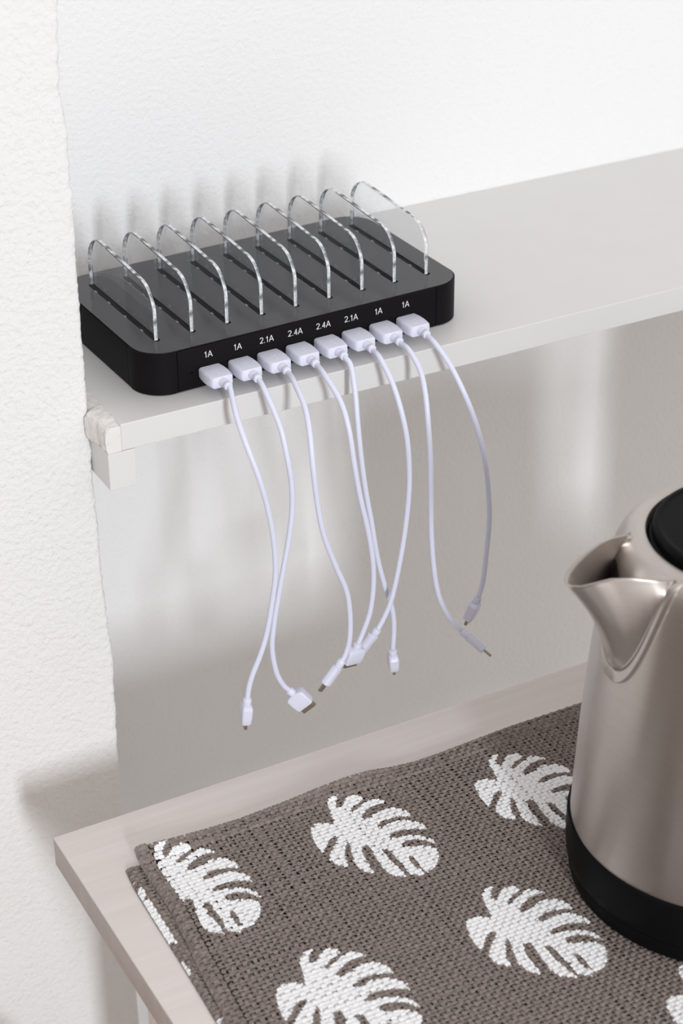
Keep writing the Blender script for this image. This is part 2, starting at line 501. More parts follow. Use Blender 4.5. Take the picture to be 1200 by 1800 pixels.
# lumpy filler closing the gap between board and plastered wall
def filler():
    bm = bmesh.new()
    ys = [-21.0, -20.2, -17, -13, -9, -5, -1, 3, 7, 12, 20, 35, 55, 80, 110]
    prev = None
    for i, y in enumerate(ys):
        lx = 0.5 + random.uniform(-0.5, 0.5)
        zt = -1.0 + random.uniform(-0.5, 0.3)
        zb = -17.6 if i < 9 else -6
        if y in (-9, -5, -1, 3):
            lx = {-9: 0.1, -5: -0.9, -1: -2.2, 3: -2.7}[y] + random.uniform(-0.4, 0.4)
            zt = 0.3
        if y >= 7:
            lx, zt = 1.0, 0.0
        if i == 0:
            zt = -2.0
        pts = [(9.95, y, zb), (lx + 1.0, y, zb), (lx, y, zb + 2), (lx - 0.3 + random.uniform(-.5, .5), y, (zb + zt) / 2 - 3),
               (lx + random.uniform(-.4, .4), y, zt - 4.0), (lx + 0.9 + random.uniform(-.4, .4), y, zt - 1.5), (lx + 2.4, y, zt - random.uniform(0.1, 0.8)),
               (6.0, y, zt + random.uniform(-.3, .2)), (9.95, y, min(zt + 0.2, 0.05))]
        ring = [bm.verts.new(Vector(p) * MM) for p in pts]
        if prev:
            n = len(ring)
            for a in range(n):
                bm.faces.new((prev[a], prev[(a + 1) % n], ring[(a + 1) % n], ring[a]))
        else:
            bm.faces.new(ring[::-1])
        prev = ring
    bm.faces.new(prev)
    return bm
def roughen(bm, amp, cuts):
    bmesh.ops.triangulate(bm, faces=[f for f in bm.faces if len(f.verts) > 4])
    bmesh.ops.subdivide_edges(bm, edges=bm.edges[:], cuts=cuts, use_grid_fill=True)
    bm.normal_update()
    from mathutils import noise
    for v in bm.verts:
        if v.co.x < 9.6 * MM:
            q = v.co / MM
            d = noise.noise(q * 0.35) * 0.6 + noise.noise(q * 1.1) * 0.4
            v.co += v.normal * d * amp * MM
    return bm
fl = from_bm('plaster_filler', rel(roughen(filler(), 0.75, 3), shelf), M_PUTTY, shelf)
fl['label'] = 'lumpy white filler at the left end of the shelf'
auto_smooth(fl, 22)

bat = from_bm('shelf_batten', box_bm(-8.7, 8.7, -108, 108, -12.5, 12.3, 0.5, 2), M_SHELF)
bat.location = (9.7 * MM, 87.0 * MM, -30.3 * MM)
bat['label'] = 'square white batten under the left end of the shelf'
bat['category'] = 'batten'

# ------------------------------------------------------------------ table
TZ = -222.0
TX0, TX1, TY0, TY1 = -79.5, 425.0, -690.0, -94.0
table = empty('side_table', (0.173, -0.39, -0.970), 'whitewashed wooden table under the woven placemats', 'table')
top = from_bm('tabletop', rel(box_bm(TX0, TX1, TY0, TY1, TZ - 21, TZ, 1.0, 3), table), M_TABLE, table)
top.data.materials.append(M_TABLE_SHADE)
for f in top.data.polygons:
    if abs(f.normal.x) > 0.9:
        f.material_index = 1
auto_smooth(top, 40)
for x0, y0 in ((-48, -187), (354, -187), (-48, -640), (354, -640)):
    from_bm('leg', rel(box_bm(x0, x0 + 40, y0, y0 + 40, -970, TZ - 20.8, 1.5, 2), table), M_TABLE, table)

# ------------------------------------------------------------------ stool peeping in at the lower left
stool = empty('wooden_stool', (-0.256, -0.140, -0.970), 'round tan wooden stool beside the plastered wall, left of the table', 'stool')
prof = [(0, 540), (120, 540), (140, 543), (149, 550), (150, 558), (147, 566), (138, 570), (0, 570)]
auto_smooth(from_bm('seat', lathe_bm(prof, 64), M_STOOL, stool), 40)
for k in range(4):
    a = math.pi / 4 + k * math.pi / 2
    from_bm('leg', tube_bm([(70 * math.cos(a), 70 * math.sin(a), 542), (105 * math.cos(a), 105 * math.sin(a), 0)], 14, 16), M_STOOL, stool, True)
from_bm('stretcher', tube_bm([(92 * math.cos(math.pi / 4), 92 * math.sin(math.pi / 4), 200), (-92 * math.cos(math.pi / 4), -92 * math.sin(math.pi / 4), 200)], 8, 12), M_STOOL, stool, True)

# ------------------------------------------------------------------ charging station
CH_YAW = 0.034
station = empty('charging_station', (0.088, 0, 0), 'black eight-port charging station with clear dividers on the shelf', 'charging station', CH_YAW)
CX0, CX1, CY1, CH = -53.0, 175.8, 135.0, 28.3
def rrect(x0, x1, y0, y1, r, n=10, notches=()):
    """counter-clockwise rounded rectangle starting on the front edge; notches = (x) on the front, cut as fine grooves"""
    pts = []
    for x in sorted(notches):
        pts += [(x - 0.35, y0), (x - 0.2, y0 + 0.7), (x + 0.2, y0 + 0.7), (x + 0.35, y0)]
    for (cx, cy, a0) in ((x1 - r, y0 + r, -90), (x1 - r, y1 - r, 0), (x0 + r, y1 - r, 90), (x0 + r, y0 + r, 180)):
        for i in range(n + 1):
            a = math.radians(a0 + 90 * i / n)
            pts.append((cx + r * math.cos(a), cy + r * math.sin(a)))
            if notches and i == n and a0 == -90:
                yy = cy + 4
                pts += [(cx + r, yy - 0.35), (cx + r - 0.7, yy - 0.2), (cx + r - 0.7, yy + 0.2), (cx + r, yy + 0.35)]
            if notches and i == n and a0 == 90:
                yy = y0 + r + 4
                pts += [(x0, yy + 0.35), (x0 + 0.7, yy + 0.2), (x0 + 0.7, yy - 0.2), (x0, yy - 0.35)]
    return pts
body = from_bm('body', prism_bm(rrect(CX0, CX1, 0, CY1, 20, 12, (-31.3, 152.7)), 0.6, 27.7, 0.5, 2), M_BLACK, station)
auto_smooth(body, 30)
from_bm('foot_plate', prism_bm(rrect(CX0 + 3, CX1 - 3, 3, CY1 - 3, 18, 10), 0.02, 0.8), M_SLOT, station)

DX0, DDX, DYF, DYB = -34.6, 24.124, 21.2, 116.5
def slot_outline(x):
    h = 2.0
    y0, y1 = DYF - 3.0, DYB + 1.5
    pts = []
    for k in range(9):
        a = math.radians(180 + 180 * k / 8)
        pts.append((x + h * math.cos(a), y0 + h + h * math.sin(a)))
    for k in range(9):
        a = math.radians(180 * k / 8)
        pts.append((x + h * math.cos(a), y1 - h + h * math.sin(a)))
    return pts
def top_plate():
    bm = bmesh.new()
    edges = []
    out = rrect(CX0 + 0.9, CX1 - 0.9, 0.9, CY1 - 0.9, 19.2, 14)
    def loop(pts, z):
        vs = [bm.verts.new((x * MM, y * MM, z * MM)) for x, y in pts]
        es = [bm.edges.new((vs[i], vs[(i + 1) % len(vs)])) for i in range(len(vs))]
        return vs, es
    vo, eo = loop(out, CH)
    edges += eo
    holes = []
    for i in range(9):
        vh, eh = loop(slot_outline(DX0 + i * DDX), CH)
        edges += eh
        holes.append(vh)
    bmesh.ops.triangle_fill(bm, use_beauty=True, use_dissolve=False, edges=edges)
    # skirts: outer rim down to the body, slot walls down
    for vs, dz, grow in [(vo, 0.9, 0)] + [(h, 3.0, 0) for h in holes]:
        lo = [bm.verts.new(v.co - Vector((0, 0, dz * MM))) for v in vs]
        n = len(vs)
        for i in range(n):
            bm.faces.new((vs[i], lo[i], lo[(i + 1) % n], vs[(i + 1) % n]))
    return bm
from_bm('top_plate', top_plate(), M_TOP, station)

def divider_outline():
    """profile in (y, z), mm: low front with wide curve, higher back"""
    pts = [(DYF, 25.5), (DYF, 44.0)]
    def arc(cy, cz, r, a0, a1, n=9):
        return [(cy + r * math.cos(math.radians(a0 + (a1 - a0) * i / n)), cz + r * math.sin(math.radians(a0 + (a1 - a0) * i / n))) for i in range(n + 1)]
    pts += arc(DYF + 17.5, 44.5, 17.5, 180, 93)
    pts += arc(DYB - 20.0, 46.0, 19.5, 88, 0)
    pts += [(DYB - 0.5, 25.5)]
    return pts
def divider_mesh():
    prof = divider_outline()
    t = 1.5
    bm = bmesh.new()
    n = len(prof)
    def inset(d):
        out = []
        cy = sum(p[0] for p in prof) / n
        cz = sum(p[1] for p in prof) / n
        for k in range(n):
            p0, p1 = prof[k - 1], prof[(k + 1) % n]
            dy, dz = p1[0] - p0[0], p1[1] - p0[1]
            l = math.hypot(dy, dz) or 1.0
            ny, nz = dz / l, -dy / l
            if ny * (cy - prof[k][0]) + nz * (cz - prof[k][1]) < 0:
                ny, nz = -ny, -nz
            out.append((prof[k][0] + ny * d, prof[k][1] + nz * d))
        return out
    ins = inset(0.35)
    loops = []
    for x, pr_ in ((-t, ins), (-t + 0.4, prof), (t - 0.4, prof), (t, ins)):
        loops.append([bm.verts.new((x * MM, y * MM, z * MM)) for y, z in pr_])
    fl_ = bm.faces.new(loops[0])
    fr_ = bm.faces.new(loops[3][::-1])
    for q in range(3):
        A_, B_ = loops[q], loops[q + 1]
        for i in range(n):
            j = (i + 1) % n
            f = bm.faces.new((A_[i], B_[i], B_[j], A_[j]))
            f.material_index = 1 if q == 1 else 2
    bmesh.ops.recalc_face_normals(bm, faces=bm.faces[:])
    me = bpy.data.meshes.new('divider')
    bm.to_mesh(me)
    bm.free()
    me.materials.append(M_ACRYL)
    me.materials.append(M_ACEDGE)
    me.materials.append(M_ACCHAM)
    return me
DIV = divider_mesh()
SLOTB = box_bm(-2.1, 2.1, DYF - 3.2, DYB + 1.6, 25.4, 25.8)
SLOTM = bpy.data.meshes.new('slot_floor')
SLOTB.to_mesh(SLOTM); SLOTB.free()
SLOTM.materials.append(M_SLOT)
cb = bmesh.new()
for yy in (38, 62, 86, 106):  # pale chips stand in for specks of light along the slot
    box_bm(-2.0, -1.6, yy - 1.3, yy + 1.3, 26.4, 28.25, 0, 1, cb)
GLINTM = bpy.data.meshes.new('divider_glints')
cb.to_mesh(GLINTM); cb.free()
GLINTM.materials.append(M_GLINT)
for i in range(9):
    d = bpy.data.objects.new('divider', DIV)
    d.location = ((DX0 + i * DDX) * MM, 0, 0)
    d.parent = station
    COL.objects.link(d)
    for nm, me in (('slot_floor', SLOTM), ('divider_glints', GLINTM)):
        s_ = bpy.data.objects.new(nm, me)
        s_.parent = d
        if nm == 'divider_glints':
            s_['kind'] = 'stuff'
        COL.objects.link(s_)
    if i == 0:
        d['label'] = 'clear acrylic divider standing in a black slot'

# plain sans-serif characters built from strokes: (outline points on a 0..1 cap height), stroke width 0.13
def arc_pts(cx, cy, rx, ry, a0, a1, n=14):
    return [(cx + rx * math.cos(math.radians(a0 + (a1 - a0) * i / n)), cy + ry * math.sin(math.radians(a0 + (a1 - a0) * i / n))) for i in range(n + 1)]
GLYPHS = {
 '1': (0.57, [[(0.08, 0.74), (0.20, 0.80), (0.31, 0.93)], [(0.31, 1.0), (0.31, 0.0)]]),
 '2': (0.70, [arc_pts(0.325, 0.69, 0.25, 0.245, 165, -35) + [(0.34, 0.32), (0.12, 0.065)], [(0.05, 0.065), (0.60, 0.065)]]),
 '4': (0.70, [[(0.44, 0.0), (0.44, 0.98)], [(0.45, 0.93), (0.07, 0.29)], [(0.03, 0.29), (0.61, 0.29)]]),
 '.': (0.33, [[(0.08, 0.065), (0.21, 0.065)]]),
 'A': (0.86, [[(0.04, 0.0), (0.40, 1.0)], [(0.40, 1.0), (0.76, 0.0)], [(0.17, 0.33), (0.63, 0.33)]]),
}
def rating_bm(txt, cap=4.1):
    bm = bmesh.new()
    total = sum(GLYPHS[ch][0] for ch in txt)
    x = -total / 2
    w = 0.053
    for ch in txt:
        adv, strokes = GLYPHS[ch]
        for st in strokes:
            L, Rr = [], []
            for i, p in enumerate(st):
                p0, p1 = st[max(i - 1, 0)], st[min(i + 1, len(st) - 1)]
                dx, dy = p1[0] - p0[0], p1[1] - p0[1]
                d = math.hypot(dx, dy)
                nx, ny = -dy / d * w, dx / d * w
                L.append(bm.verts.new(((x + p[0] + nx) * cap * MM, 0, (p[1] + ny) * cap * MM)))
                Rr.append(bm.verts.new(((x + p[0] - nx) * cap * MM, 0, (p[1] - ny) * cap * MM)))
            for i in range(len(st) - 1):
                bm.faces.new((L[i], L[i + 1], Rr[i + 1], Rr[i]))
        x += adv
    return bm
PORT_X = [-10.25 + 20 * i for i in range(8)]
RATINGS = ['1A', '1A', '2.1A', '2.4A', '2.4A', '2.1A', '1A', '1A']
PLUG_Z = 10.3
ring = bmesh.new()
box_bm(-7.6, 7.6, -0.12, 1.0, 6.6, 14.0, 0.1, 1, ring)
PORTM = bpy.data.meshes.new('usb_port')
ring.to_mesh(PORTM); ring.free()
PORTM.materials.append(M_SLOT)
for x, txt in zip(PORT_X, RATINGS):
    t = from_bm('rating_text', rating_bm(txt), M_TEXT, station)
    t.location = (x * MM, -0.06 * MM, 19.3 * MM)
    t['label'] = 'white printed rating ' + txt
    pobj = bpy.data.objects.new('usb_port', PORTM)
    pobj.location = (x * MM, 0, 0)
    pobj.parent = station
    COL.objects.link(pobj)
hole = tube_bm([(-21.9, -0.05, 11.7), (-21.9, 1.0, 11.7)], 0.9, 16)
from_bm('indicator_hole', hole, M_SLOT, station)

# ------------------------------------------------------------------ cables
def plug_housing_bm():
    """USB plug overmould: bulging sides, slightly crowned top; local y from 0 (at the port) to -18"""
    bm = bmesh.new()
    secs = []
    L = 18.0
    for k, t in enumerate((0.0, 0.012, 0.06, 0.3, 0.55, 0.8, 0.93, 0.985, 1.0)):
        y = -L * t
        w = 7.25 + 0.75 * math.sin(math.pi * min(1, t * 1.05))
        w -= 0.5 if t in (0.0, 1.0) else 0
        if t > 0.9:
            w -= 0.8 * ((t - 0.9) / 0.1) ** 2
        hh = 3.55 + 0.25 * math.sin(math.pi * t) - (0.4 if t in (0.0, 1.0) else 0)
        r = 1.7
        ring = []
        for (cx, cz, a0) in ((w - r, hh - r, 0), (-(w - r), hh - r, 90), (-(w - r), -(hh - r), 180), (w - r, -(hh - r), 270)):
            for i in range(6):
                a = math.radians(a0 + 90 * i / 5)
                ring.append(bm.verts.new((Vector((cx + r * math.cos(a), y, cz + r * math.sin(a)))) * MM))
        secs.append(ring)
    for a, b in zip(secs[:-1], secs[1:]):
        n = len(a)
        for i in range(n):
            bm.faces.new((a[i], a[(i + 1) % n], b[(i + 1) % n], b[i]))
    bm.faces.new(secs[0])
    bm.faces.new(secs[-1][::-1])
    return bm
def symbol_bm():
    """small raised three-pronged symbol on the crowned top of the plug"""
    bm = bmesh.new()
    z = 3.72
    bx = lambda x0, x1, y0, y1: box_bm(x0, x1, y0, y1, z - 0.2, z + 0.16, 0.06, 1, bm)
    bx(-0.18, 0.18, -12.2, -6.3)
    bx(-1.5, -0.1, -9.6, -9.25)
    bx(-1.5, -1.15, -9.6, -8.0)
    bx(0.1, 1.5, -8.7, -8.35)
    bx(1.15, 1.5, -8.7, -7.2)
    bx(-1.75, -0.95, -8.2, -7.4)
    bx(1.0, 1.65, -7.4, -6.75)
    for s in range(3):
        bx(-0.5 + 0.15 * s, 0.5 - 0.15 * s, -6.4 + 0.3 * s, -6.0 + 0.3 * s)
    bx(-0.5, 0.5, -12.9, -12.0)
    return bm
def revolve_y(profile, n=20):
    bm = bmesh.new()
    prev = None
    for r, y in profile:
        ring = [bm.verts.new((r * MM * math.cos(2 * math.pi * i / n), y * MM, r * MM * math.sin(2 * math.pi * i / n))) for i in range(n)]
        if prev:
            for i in range(n):
                bm.faces.new((prev[i], prev[(i + 1) % n], ring[(i + 1) % n], ring[i]))
        else:
            bm.faces.new(ring)
        prev = ring
    bm.faces.new(prev[::-1])
    return bm
RELIEF = [(3.1, -17.0), (3.0, -18.5), (2.6, -21.5), (2.3, -22.6), (2.35, -22.9), (2.75, -23.4), (2.8, -25.2), (2.5, -25.8), (1.9, -25.9)]

def connector(kind, parent, A, axis, wref):
    """device end: A = where the cord enters (mm), axis = pointing out of the tip, wref = direction of its wide side"""
    ax = Vector(axis).normalized()
    w = Vector(wref)
    w = (w - ax * w.dot(ax)).normalized()
    th = ax.cross(w)
    M = Matrix((w, th, ax)).transposed().to_4x4()
    def put(name, bm, mat, par):
        bm.transform(Matrix.Translation(Vector(A) * MM) @ M)
        bmesh.ops.translate(bm, verts=bm.verts[:], vec=-Vector(parent.location))
        o = from_bm(name, bm, mat, par)
        return auto_smooth(o, 35)
    def sec_body(secs, r):
        bm = bmesh.new()
        prev = None
        for hw, hh, z in secs:
            rr = min(r, hw * 0.98, hh * 0.98)
            ring = []
            for (cx, cy, a0) in ((hw - rr, hh - rr, 0), (-(hw - rr), hh - rr, 90), (-(hw - rr), -(hh - rr), 180), (hw - rr, -(hh - rr), 270)):
                for i in range(6):
                    a = math.radians(a0 + 90 * i / 5)
                    ring.append(bm.verts.new(Vector((cx + rr * math.cos(a), cy + rr * math.sin(a), z)) * MM))
            if prev:
                n = len(ring)
                for i in range(n):
                    bm.faces.new((prev[i], prev[(i + 1) % n], ring[(i + 1) % n], ring[i]))
            else:
                bm.faces.new(ring[::-1])
            prev = ring
        bm.faces.new(prev)
        return bm
    if kind == 'micro':
        hw, hh, L, tw, tt, tl = 5.2, 3.3, 18.0, 3.4, 0.95, 4.2
        bodys = sec_body([(3.0, 2.6, 4.2), (hw - 0.9, hh - 0.3, 5.0), (hw, hh, 6.2), (hw, hh, 12), (hw - 0.3, hh - 0.2, L - 1), (hw - 0.9, hh - 0.6, L)], 1.4)
    elif kind == 'wide':
        hw, hh, L, tw, tt, tl = 6.6, 3.6, 15.5, 5.3, 1.1, 4.0
        bodys = sec_body([(3.4, 2.8, 3.4), (hw - 0.9, hh - 0.3, 4.2), (hw, hh, 5.4), (hw, hh, 11), (hw - 0.3, hh - 0.2, L - 0.6), (hw - 0.8, hh - 0.6, L)], 1.5)
    else:
        hw, hh, L, tw, tt, tl = 3.7, 3.0, 19.0, 2.1, 0.85, 6.0
        bodys = sec_body([(hw - .7, hh - .7, 4.8), (hw, hh, 5.2), (hw, hh, L - 0.5), (hw - 0.5, hh - 0.5, L)], 2.6)
    b = put('connector', bodys, M_PLUG, parent)
    col = tube_bm([(0, 0, -0.6), (0, 0, 0.1), (0, 0, 3.6), (0, 0, 4.4), (0, 0, 5.4)],
                  lambda t: (2.3, 2.75, 2.75, 2.4, 2.4)[int(round(t * 4))], 18)
    put('strain_relief', col, M_PLUG, b)
    tip = sec_body([(tw, tt, L - 0.5), (tw, tt, L + tl - 0.25), (tw - 0.25, tt - 0.25, L + tl)], 0.5)
    put('connector_tip', tip, M_TIP, b)['label'] = 'brownish metal contact tip'
    return b
CABLES = {
 1: ('micro', (-2.2, 1.2, -22.1), (0.25, 1.0, 0.0), 'white cable in the leftmost port, slim plug hanging lowest of all'),
 2: ('wide', (11.3, -6.9, -14.3), (0.75, -0.45, 0.6), 'white cable in the second port from left, wide plug turned right'),
 3: ('slim', (-15.1, 2, -19.8), (0.7, 0.4, -0.6), 'white cable in the third port from left, slim plug pointing down left'),
 4: ('wide', (-4, 4.4, -18.6), (1.0, 0.15, -0.2), 'white cable in the fourth port from left, wide plug behind the slim one'),
 5: ('micro', (3.5, 5.3, -21.3), (0.3, 1.0, 0.0), 'white cable in the fourth port from right, small plug hanging straight down behind another cord'),
 6: ('slim', (-10.5, 7.9, -21.3), (0.7, 0.4, -0.6), 'white cable in the third port from right, crossing over to the left'),
 7: ('slim', (12.7, -19.6, -13.9), (0.405, 0.763, -0.503), 'white cable in the second port from right, plug pointing down right'),
 8: ('micro', (-6, 3.7, -21), (0.75, 0.6, -0.3), 'white cable in the rightmost port, slim plug hanging shortest, under the shelf'),
}
HOUS = plug_housing_bm(); SYM = symbol_bm(); REL = revolve_y(RELIEF)
def keep(name, bm, mat):
    me = bpy.data.meshes.new(name)
    bmesh.ops.recalc_face_normals(bm, faces=bm.faces[:])
    bm.to_mesh(me); bm.free()
    me.materials.append(mat)
    return me
HOUS, SYM, REL = keep('plug_housing', HOUS, M_PLUG), keep('embossed_symbol', SYM, M_PLUG), keep('strain_relief', REL, M_PLUG)
cy_, sy_ = math.cos(CH_YAW), math.sin(CH_YAW)
for k in range(1, 9):
    kind, axis, wref, label = CABLES[k]
    lx = PORT_X[k - 1]
    base = Vector(((88 + cy_ * lx) * MM, sy_ * lx * MM, PLUG_Z * MM))
    cab = empty('charging_cable', base, label, 'cable', 0.0, 'white charging cables plugged into the station')
    h = bpy.data.objects.new('plug_housing', HOUS)
    h.parent = cab
    h.location = (sy_ * 0.25 * MM, -0.25 * MM, 0)
    h.rotation_euler = (0, 0, CH_YAW)
    COL.objects.link(h)
    for nm, me in (('embossed_symbol', SYM), ('strain_relief', REL)):
        o = bpy.data.objects.new(nm, me)
        o.parent = h
        COL.objects.link(o)
    if k == 1:
        auto_smooth(h, 40)
        for ch in h.children:
            auto_smooth(ch, 40)
    ex = Vector((88 + cy_ * lx + sy_ * 24.5, sy_ * lx - 24.5 * cy_, PLUG_Z))
    ex2 = Vector((88 + cy_ * lx + sy_ * 27.5, sy_ * lx - 27.5 * cy_, PLUG_Z - 0.6))
    path = CABLE_PATHS[k]
    ctrl = [tuple(ex), tuple(ex2)] + [p for p in path[1:]]
    pts = catmull(ctrl, 7)
    pts = [tuple(Vector(p) - base / MM) for p in pts]
    from_bm('cord', tube_bm(pts, 1.72, 14), M_CABLE, cab, True)
    A = Vector(path[-1])
    connector(kind, cab, A, axis, wref)

# ------------------------------------------------------------------ placemats
P = 3.0                                    # yarn pitch, mm
LEAF_AT = [(-54.8, -158.5), (56.7, -166.1), (164.8, -176.4), (275, -184), (-16.1, -277.8), (96.1, -281.5), (207, -286), (318, -292), (-62, -383), (50, -385), (156.8, -385.8), (268, -396)]
poly = np.array(LEAF)
def inside(px, py, q):
    c = np.zeros(px.shape, bool)
    n = len(q)
    j = n - 1
    for i in range(n):
        xi, yi = q[i]
        xj, yj = q[j]
        if yi != yj:
            hit = ((yi > py) != (yj > py)) & (px < (xj - xi) * (py - yi) / (yj - yi) + xi)
            c ^= hit
        j = i
    return c
def leaf_index(px, py, leaves):
    idx = np.full(px.shape, -1)
    for k, (lx, ly) in enumerate(leaves):
        sel = (px > lx - 8) & (px < lx + 64) & (py > ly - 72) & (py < ly + 22)
        if sel.any():
            w = np.where(sel)
            ins = inside(px[w] - lx, py[w] - ly, poly)
            idx[w[0][ins], w[1][ins]] = k
    return idx

def weave(name_root, parent, x0, x1, y0, y1, warp, leaves, xlim=None, hem_l=8.5, hem_b=11.0, pmax=None):
    """plain weave of flat paper yarn; warp(x, y, z) bends the sheet; leaves prints the white leaves on whole yarn segments"""
    nx, ny = int((x1 - x0) / P), int((y1 - y0) / P)
    V, F, PX, PY, UP = [], [], [], [], []
    nv = 0
    SUB, A = 6, 0.44
    for direction in (0, 1):
        n_thr, n_cross = (ny, nx) if direction == 0 else (nx, ny)
        if direction == 1 and xlim:
            n_thr = int((xlim - x0) / P)
        if direction == 0 and xlim:
            n_cross = int((xlim - x0) / P)
        ths = np.arange(n_thr)
        t = np.arange(n_cross * SUB + 1) / SUB          # along, in pitches
        T, I = np.meshgrid(t, ths)
        # yarns wander and swell a little
        wand = np.cumsum(rng.normal(0, 0.018, (n_thr, len(t))), axis=1)
        wand -= wand.mean(axis=1, keepdims=True)
        kk = np.ones(9) / 9
        wand = np.apply_along_axis(lambda a: np.convolve(a, kk, 'same'), 1, wand)
        wid = (0.315 if direction == 0 else 0.385) + np.apply_along_axis(lambda a: np.convolve(a, np.ones(5) / 5, 'same'), 1, rng.normal(0, 0.045, (n_thr, len(t))))
        wid += rng.normal(0, 0.02, (n_thr, 1))
        ph = np.cos(np.pi * (T - 0.5)) * 0
        s = 1.0 if direction == 0 else -1.0
        zc = s * A * np.sin(np.pi * (T)) * np.where(I % 2 == 0, 1.0, -1.0)
        along = T
        across = I + 0.5 + wand * 0.5
        zr = 0.30
        # paint and the doubled hem close the gaps between the yarns
        X, Y = (x0 + along * P, y0 + across * P) if direction == 0 else (x0 + across * P, y0 + along * P)
        painted = leaf_index(X, Y, leaves) >= 0
        doubled = (X < x0 + hem_l) | (Y > y1 - hem_b)
        wid = np.where(painted, np.maximum(wid, 0.47 + rng.normal(0, 0.03, wid.shape)), np.where(doubled, wid + 0.07, wid))
        for kx, off in enumerate((-1.0, 0.0, 1.0)):
            ac = across + off * wid
            z = zc + (zr if off == 0 else 0.0)
            X, Y = (x0 + along * P, y0 + ac * P) if direction == 0 else (x0 + ac * P, y0 + along * P)
            V.append(np.stack([X, Y, z], -1).reshape(-1, 3))
        m = len(t)
        base = np.arange(n_thr)[:, None] * m + np.arange(m - 1)[None, :]
        N = n_thr * m
        for kx in range(2):
            a = nv + kx * N + base
            b = nv + (kx + 1) * N + base
            F.append(np.stack([a, a + 1, b + 1, b], -1).reshape(-1, 4))
            mx = (along[:, :-1] + along[:, 1:]) / 2
            ma = across[:, :-1] + (-0.5 if kx == 0 else 0.5) * wid[:, :-1]
            zc_m = (zc[:, :-1] + zc[:, 1:]) / 2
            PXm, PYm = (x0 + mx * P, y0 + ma * P) if direction == 0 else (x0 + ma * P, y0 + mx * P)
            PX.append(PXm.reshape(-1)); PY.append(PYm.reshape(-1)); UP.append(zc_m.reshape(-1))
        nv += 3 * N
    V = np.concatenate(V); F = np.concatenate(F)
    PX = np.concatenate(PX); PY = np.concatenate(PY); UP = np.concatenate(UP)
    idx = leaf_index(PX[:, None], PY[:, None], leaves)[:, 0]
    # unprinted folded hem on the left edge
    idx[PX < x0 + hem_l] = np.where(PX[PX < x0 + hem_l] < -1e6, idx[PX < x0 + hem_l], -1)
    if pmax:
        idx[PX > pmax] = -1
    # a few yarns took no paint
    idx[rng.random(len(idx)) < 0.004] = -1
    W = warp(V[:, 0], V[:, 1], V[:, 2]) * MM - np.array(parent.location)
    def emit(nm, faces, mat, kind=None):
        used, inv = np.unique(faces.reshape(-1), return_inverse=True)
        me = bpy.data.meshes.new(nm)
        me.vertices.add(len(used))
        me.vertices.foreach_set('co', W[used].reshape(-1))
        nf = len(faces)
        me.loops.add(nf * 4)
        me.loops.foreach_set('vertex_index', inv.reshape(-1).astype(np.int32))
        me.polygons.add(nf)
        me.polygons.foreach_set('loop_start', np.arange(nf, dtype=np.int32) * 4)
        me.polygons.foreach_set('loop_total', np.full(nf, 4, np.int32))
        me.update(calc_edges=True)
        me.polygons.foreach_set('use_smooth', np.ones(nf, bool))
        o = link(nm, me, mat, parent)
        if kind:
            o['kind'] = kind
        return o
    emit('woven_yarn', F[idx < 0], M_WEAVE, 'stuff')
    for k in range(len(leaves)):
        if (idx == k).sum() > 12:
            lp = emit('leaf_print', F[idx == k], M_PRINT)
            lp['label'] = 'white printed split leaf'

MX0, MX1, MY0, MY1 = -46.0, 398.0, -468.0, -138.0
LIFT_X = [-46, -34, -21, 0, 22, 54, 78, 95, 110, 128, 143, 172, 216, 240, 400]
LIFT_Z = [5.5, 4.6, 3.2, 1.6, 0.6, 2.0, 4.2, 5.0, 4.6, 1.6, 0.0, 0.0, 1.0, 0.4, 0.4]
EDGE_Y = [-470, -330, -288, -231, -191, -160, -133]
EDGE_SH = [-22, -14, -10, -4.2, 0.2, 0.3, 0.8]
def warp_top(x, y, z):
    sh = np.interp(y, EDGE_Y, EDGE_SH) * np.exp(-(x - MX0) / 70.0)
    lift = np.interp(x, LIFT_X, LIFT_Z) * np.exp(-np.abs(y - MY1) / 8.0)
    hem = 0.9 * ((x < MX0 + 8.4) & (x > MX0 + 1.0)) + 0.7 * (y > MY1 - 11)
    dip = -0.5 * np.exp(-((x - MX0 - 9.6) / 1.2) ** 2)
    fall = -1.4 * np.exp(-(((x - MX0) / 2.2) ** 2))
    return np.stack([x + sh, y - 1.5 * np.exp(-((x - 150) / 40.0) ** 2) * np.exp(-((y - MY1) / 40.0) ** 2),
                     TZ + 4.1 + z + lift + hem + dip + fall], -1)
mat_hi = empty('placemat', (0.177, -0.304, TZ * MM + 0.002), 'upper brown woven placemat with white leaf prints, under the kettle', 'placemat', 0, 'leaf placemats on the table')
weave('placemat', mat_hi, MX0, MX1, MY0, MY1, warp_top, LEAF_AT)
def sheet(name, parent, x0, x1, y0, y1, warp, dz, mat):
    xs = np.linspace(x0, x1, 60); ys = np.linspace(y0, y1, 50)
    X, Y = np.meshgrid(xs, ys)
    W = warp(X.reshape(-1), Y.reshape(-1), np.full(X.size, dz)) * MM - np.array(parent.location)
    n = len(xs)
    faces = [(j * n + i, j * n + i + 1, (j + 1) * n + i + 1, (j + 1) * n + i) for j in range(len(ys) - 1) for i in range(n - 1)]
    me = bpy.data.meshes.new(name)
    me.from_pydata(W.tolist(), [], faces)
    me.update()
    return link(name, me, mat, parent)
sheet('backing', mat_hi, MX0 + 0.9, MX1 - 0.9, MY0 + 0.9, MY1 - 0.9, warp_top, -0.75, M_BACKING)

